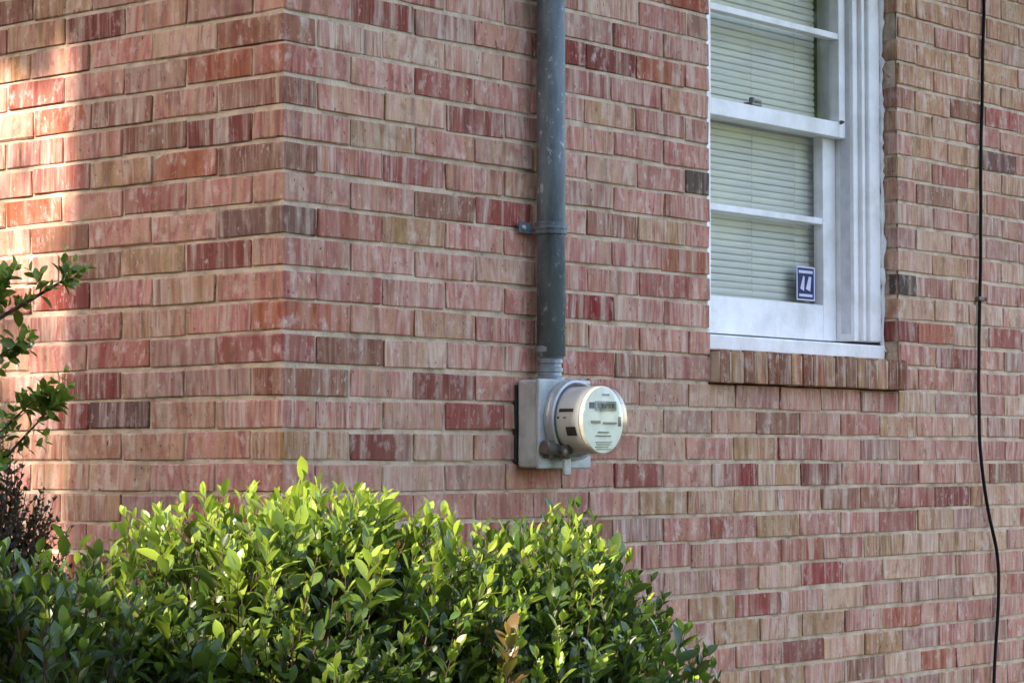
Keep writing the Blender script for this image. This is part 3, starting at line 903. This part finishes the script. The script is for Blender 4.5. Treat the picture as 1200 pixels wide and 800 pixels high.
leaves = []
for li, pl in enumerate(limbs):
    bm = bmesh.new()
    k = len(pl)
    tube(bm, pl, [(.011 if li == 0 else .005) * (1 - .75 * i / (k - 1)) for i in range(k)], 6)
    link("branch", bm_to(bm, "branch", True), TWIG, ls)
    last = [Vector(p) for p in pl]
    for j in range(max(1, k - 3), k):
        for rep in range(8 if j == k - 1 else 4):
            a, b = last[j - 1], last[j]
            p = a.lerp(b, rnd.uniform(.3, 1.0))
            d = (b - a).normalized() + Vector((rnd.uniform(-.9, .9), rnd.uniform(-.9, .9), rnd.uniform(-.5, .9)))
            ln = rnd.uniform(.03, .08)
            def colf(t, pp): return jitc(rnd, tuple(OLD[q] * (1 - t) + MID[q] * 1.9 * t for q in range(3)))
            shoot_leaves(rnd, p, d, ln, leaves, SMALL, colf, 0.017, size=rnd.uniform(.75, 1.15), open_=1.15)
finish_plant(ls, leaves, "leafy_shrub")

# ------------------------------------------------------------------ purple twiggy bush at the left edge
pb = empty("purple_bush", (-0.40, 0.47, 0), "dry purple brown twiggy bush at the left edge behind the green shrubs", "bush")
tw = bmesh.new(); leaves = []
for i in range(480):
    a = rnd.uniform(0, 6.283); u = rnd.uniform(-.3, 1)
    c_ = math.sqrt(1 - u * u)
    tip = Vector((-0.385 + .17 * c_ * math.cos(a) * rnd.uniform(.5, 1.15), 0.47 + .17 * c_ * math.sin(a) * rnd.uniform(.5, 1.15), 1.22 + .30 * u * rnd.uniform(.75, 1.1)))
    b = Vector((-0.385 + rnd.uniform(-.05, .05), 0.47 + rnd.uniform(-.05, .05), 0.9 + rnd.uniform(0, .25)))
    m = b.lerp(tip, .55) + Vector((rnd.uniform(-.03, .03), rnd.uniform(-.03, .03), .02))
    tube(tw, [b, m, tip], [.002, .0015, .0008], 4, False)
    d = tip - m
    shoot_leaves(rnd, m, d, d.length, leaves, TINY, lambda t, p: jitc(rnd, (0.075, 0.050, 0.046), .4), 0.02, size=rnd.uniform(.8, 1.3), open_=1.1)
for i in range(5): tube(tw, [(-.385 + rnd.uniform(-.05, .05), .47 + rnd.uniform(-.05, .05), -.05), (-.385 + rnd.uniform(-.05, .05), .47 + rnd.uniform(-.05, .05), 1.1)], [.010, .004], 6)
link("twig", bm_to(tw, "twig"), TWIG, pb)
finish_plant(pb, leaves, "purple_bush")

# ------------------------------------------------------------------ outside the frame: trees mirrored in the window, and others added for shade
def tree(label, x, y, trunk_r, trunk_h, lobes, n, seed, size=0.16, col=(0.05, 0.09, 0.025)):
    rnd = random.Random(seed)
    root = empty("offscreen_tree", (x, y, 0), label, "tree")
    bm = bmesh.new()
    tube(bm, [(x, y, -.1), (x + .03, y, trunk_h * .3), (x, y + .02, trunk_h * .65), (x, y, trunk_h)], [trunk_r * 1.25, trunk_r * 1.02, trunk_r, trunk_r * .95], 16)
    for (lx, ly, lz, lr) in lobes:
        tube(bm, [(x, y, trunk_h * .97), (x + (lx) * .5, y + ly * .5, trunk_h + (lz - trunk_h) * .6), (x + lx, y + ly, lz)], [trunk_r * .5, trunk_r * .3, trunk_r * .08], 8)
    link("trunk", bm_to(bm, "trunk", True), BARK, root)
    items = []
    me = TREELEAF
    for i in range(n):
        lx, ly, lz, lr = rnd.choice(lobes)
        v = Vector((rnd.gauss(0, 1), rnd.gauss(0, 1), rnd.gauss(0, 1))).normalized() * lr * (rnd.random() ** .45)
        v.z *= .8
        p = Vector((x + lx, y + ly, lz)) + v
        d = Vector((rnd.uniform(-1, 1), rnd.uniform(-1, 1), rnd.uniform(-.8, .5)))
        items.append((me, basis(p, d, Vector((0, 0, 1)), rnd.uniform(-1, 1)) @ Matrix.Scale(size / 0.05 * rnd.uniform(.7, 1.3), 4), jitc(rnd, col, .35)))
    join_stuff("crown", items, LEAF_ALL, root)
    return root
TREELEAF = leaf_mesh("tree_leaf", 0.05, 0.03, 0.25, 0.2)
# unseen big tree added on the left, trunk and boughs placed to shade the corner
tree("large unseen tree left of the house, its trunk shaped to shade the brick corner", -7.0, 0.765, 0.42, 6.6,
     [(0, 0, 9.0, 2.3), (0.4, 1.9, 8.9, 2.1), (-.5, -2.0, 9.2, 2.2), (0.2, -3.6, 9.4, 2.0), (-.4, 3.8, 9.0, 2.1), (0.8, .6, 10.6, 2.2), (0.3, -2.0, 11, 2.0), (0, .9, 7.7, 1.1), (0, 1.7, 7.35, 0.9)], 12500, 31, 0.27)
for i, (x, y, h, s) in enumerate(((9.5, -5.5, 2.2, 41), (14.0, -8.5, 2.6, 42), (12.5, -13.0, 2.4, 43), (18.0, -12.0, 3.0, 44), (20.0, -19.0, 3, 45))):
    tree(("bushy tree", "tall tree", "broad tree", "round tree", "far tree")[i] + " across the yard mirrored in the window glass, " + ("nearest to the house", "second from the house", "nearest to the street", "behind the first two", "farthest away")[i], x, y, .14, h,
         [(0, 0, h + 1.2, 1.5), (.9, .3, h + .8, 1.2), (-.8, .5, h + .9, 1.2), (.2, -.9, h + 1.0, 1.3), (0, .3, h + 2.4, 1.1), (0, 0, h * .5, 1.2)], 1900, s, 0.30, (0.11, 0.16, 0.045))  # leaf colour brightened so the mirrored crowns look sunlit

# unseen evergreens, added to block skylight from the left
for i, (x, y, h, s) in enumerate(((-7.2, -4.6, 10.5, 51), (-6.6, -8.2, 9.5, 52), (-8.4, 6.6, 10.5, 53), (-6.4, -12.0, 10.5, 54), (-2.2, -12.5, 10.0, 55))):
    tree(("first", "second", "third", "fourth", "last")[i] + " dense unseen evergreen of the row added to block skylight from the left", x, y, .16, h * .75,
         [(random.uniform(-.3, .3), random.uniform(-.3, .3), h * f, r_) for f, r_ in ((.12, 1.9), (.27, 2.2), (.42, 2.2), (.57, 2.0), (.72, 1.8), (.86, 1.4))], 8500, s, 0.34, (0.035, 0.065, 0.022))

# tall unseen hedge, added to shade the low part of the shrubs and walls
rnd = random.Random(77)
hd = empty("shade_hedge", (-5.9, 1.5, 0), "tall ragged unseen hedge added on the left to cast shade, below the large tree", "hedge")
items = []
for i in range(17000):
    y = rnd.uniform(-2.6, 6.5)
    top = 3.95 + 0.22 * noise.noise(Vector((y * 1.1, 3.3, 0))) + 0.12 * noise.noise(Vector((y * 4.3, 1.3, 0)))
    top += 0.30 * min(1, max(0, (y - 0.8) / 0.5)) * min(1, max(0, (4.5 - y) / 1.0))
    z = top * (1 - rnd.random() ** 1.3)
    p = Vector((-5.9 + rnd.gauss(0, .28), y, max(0.05, z)))
    items.append((TREELEAF, basis(p, Vector((rnd.uniform(-1, 1), rnd.uniform(-1, 1), rnd.uniform(-.5, .8))), Vector((0, 0, 1)), rnd.uniform(-1, 1)) @ Matrix.Scale(3.8 * rnd.uniform(.7, 1.3), 4), jitc(rnd, (0.035, 0.065, 0.02), .3)))
join_stuff("foliage", items, LEAF_ALL, hd)
for i in range(8):
    bm = bmesh.new(); y = -2.2 + i * 1.2
    tube(bm, [(-5.9, y, -.1), (-5.88, y + .05, 1.5), (-5.9, y, 3.6)], [.05, .04, .015], 6)
    link("stem", bm_to(bm, "stem", True), BARK, hd)

# unseen thin-crowned tree, added so its loose leaves soften sun on the side wall
tree("thin crowned unseen tree added beyond the hedge to dapple the sun", -13.0, 3.6, .16, 7.6, [(0, 0, 9.2, 1.7), (-.3, -1.0, 9.3, 1.0), (.2, .9, 9.5, 1.3), (0, -1.6, 9.1, .9)], 1500, 91, 0.125)

for i, (y, h, s_) in enumerate(((-9.0, 12.5, 61), (-3.5, 13.4, 62), (2.5, 13.0, 63), (8.5, 13.4, 64))):  # unseen far trees, added to block bright low sky on the left
    tree(("leftmost", "second", "third", "rightmost")[i] + " tall unseen tree of the row added behind the hedge to block low sky", -25.0 + (i % 2) * 1.5, y, .25, h * .6,
         [(random.uniform(-.5, .5), random.uniform(-2, 2), h * f, r_) for f, r_ in ((.15, 2.6), (.32, 3.0), (.5, 3.2), (.66, 3.0), (.8, 2.2))], 4200, s_, 0.62, (0.05, 0.085, 0.03))
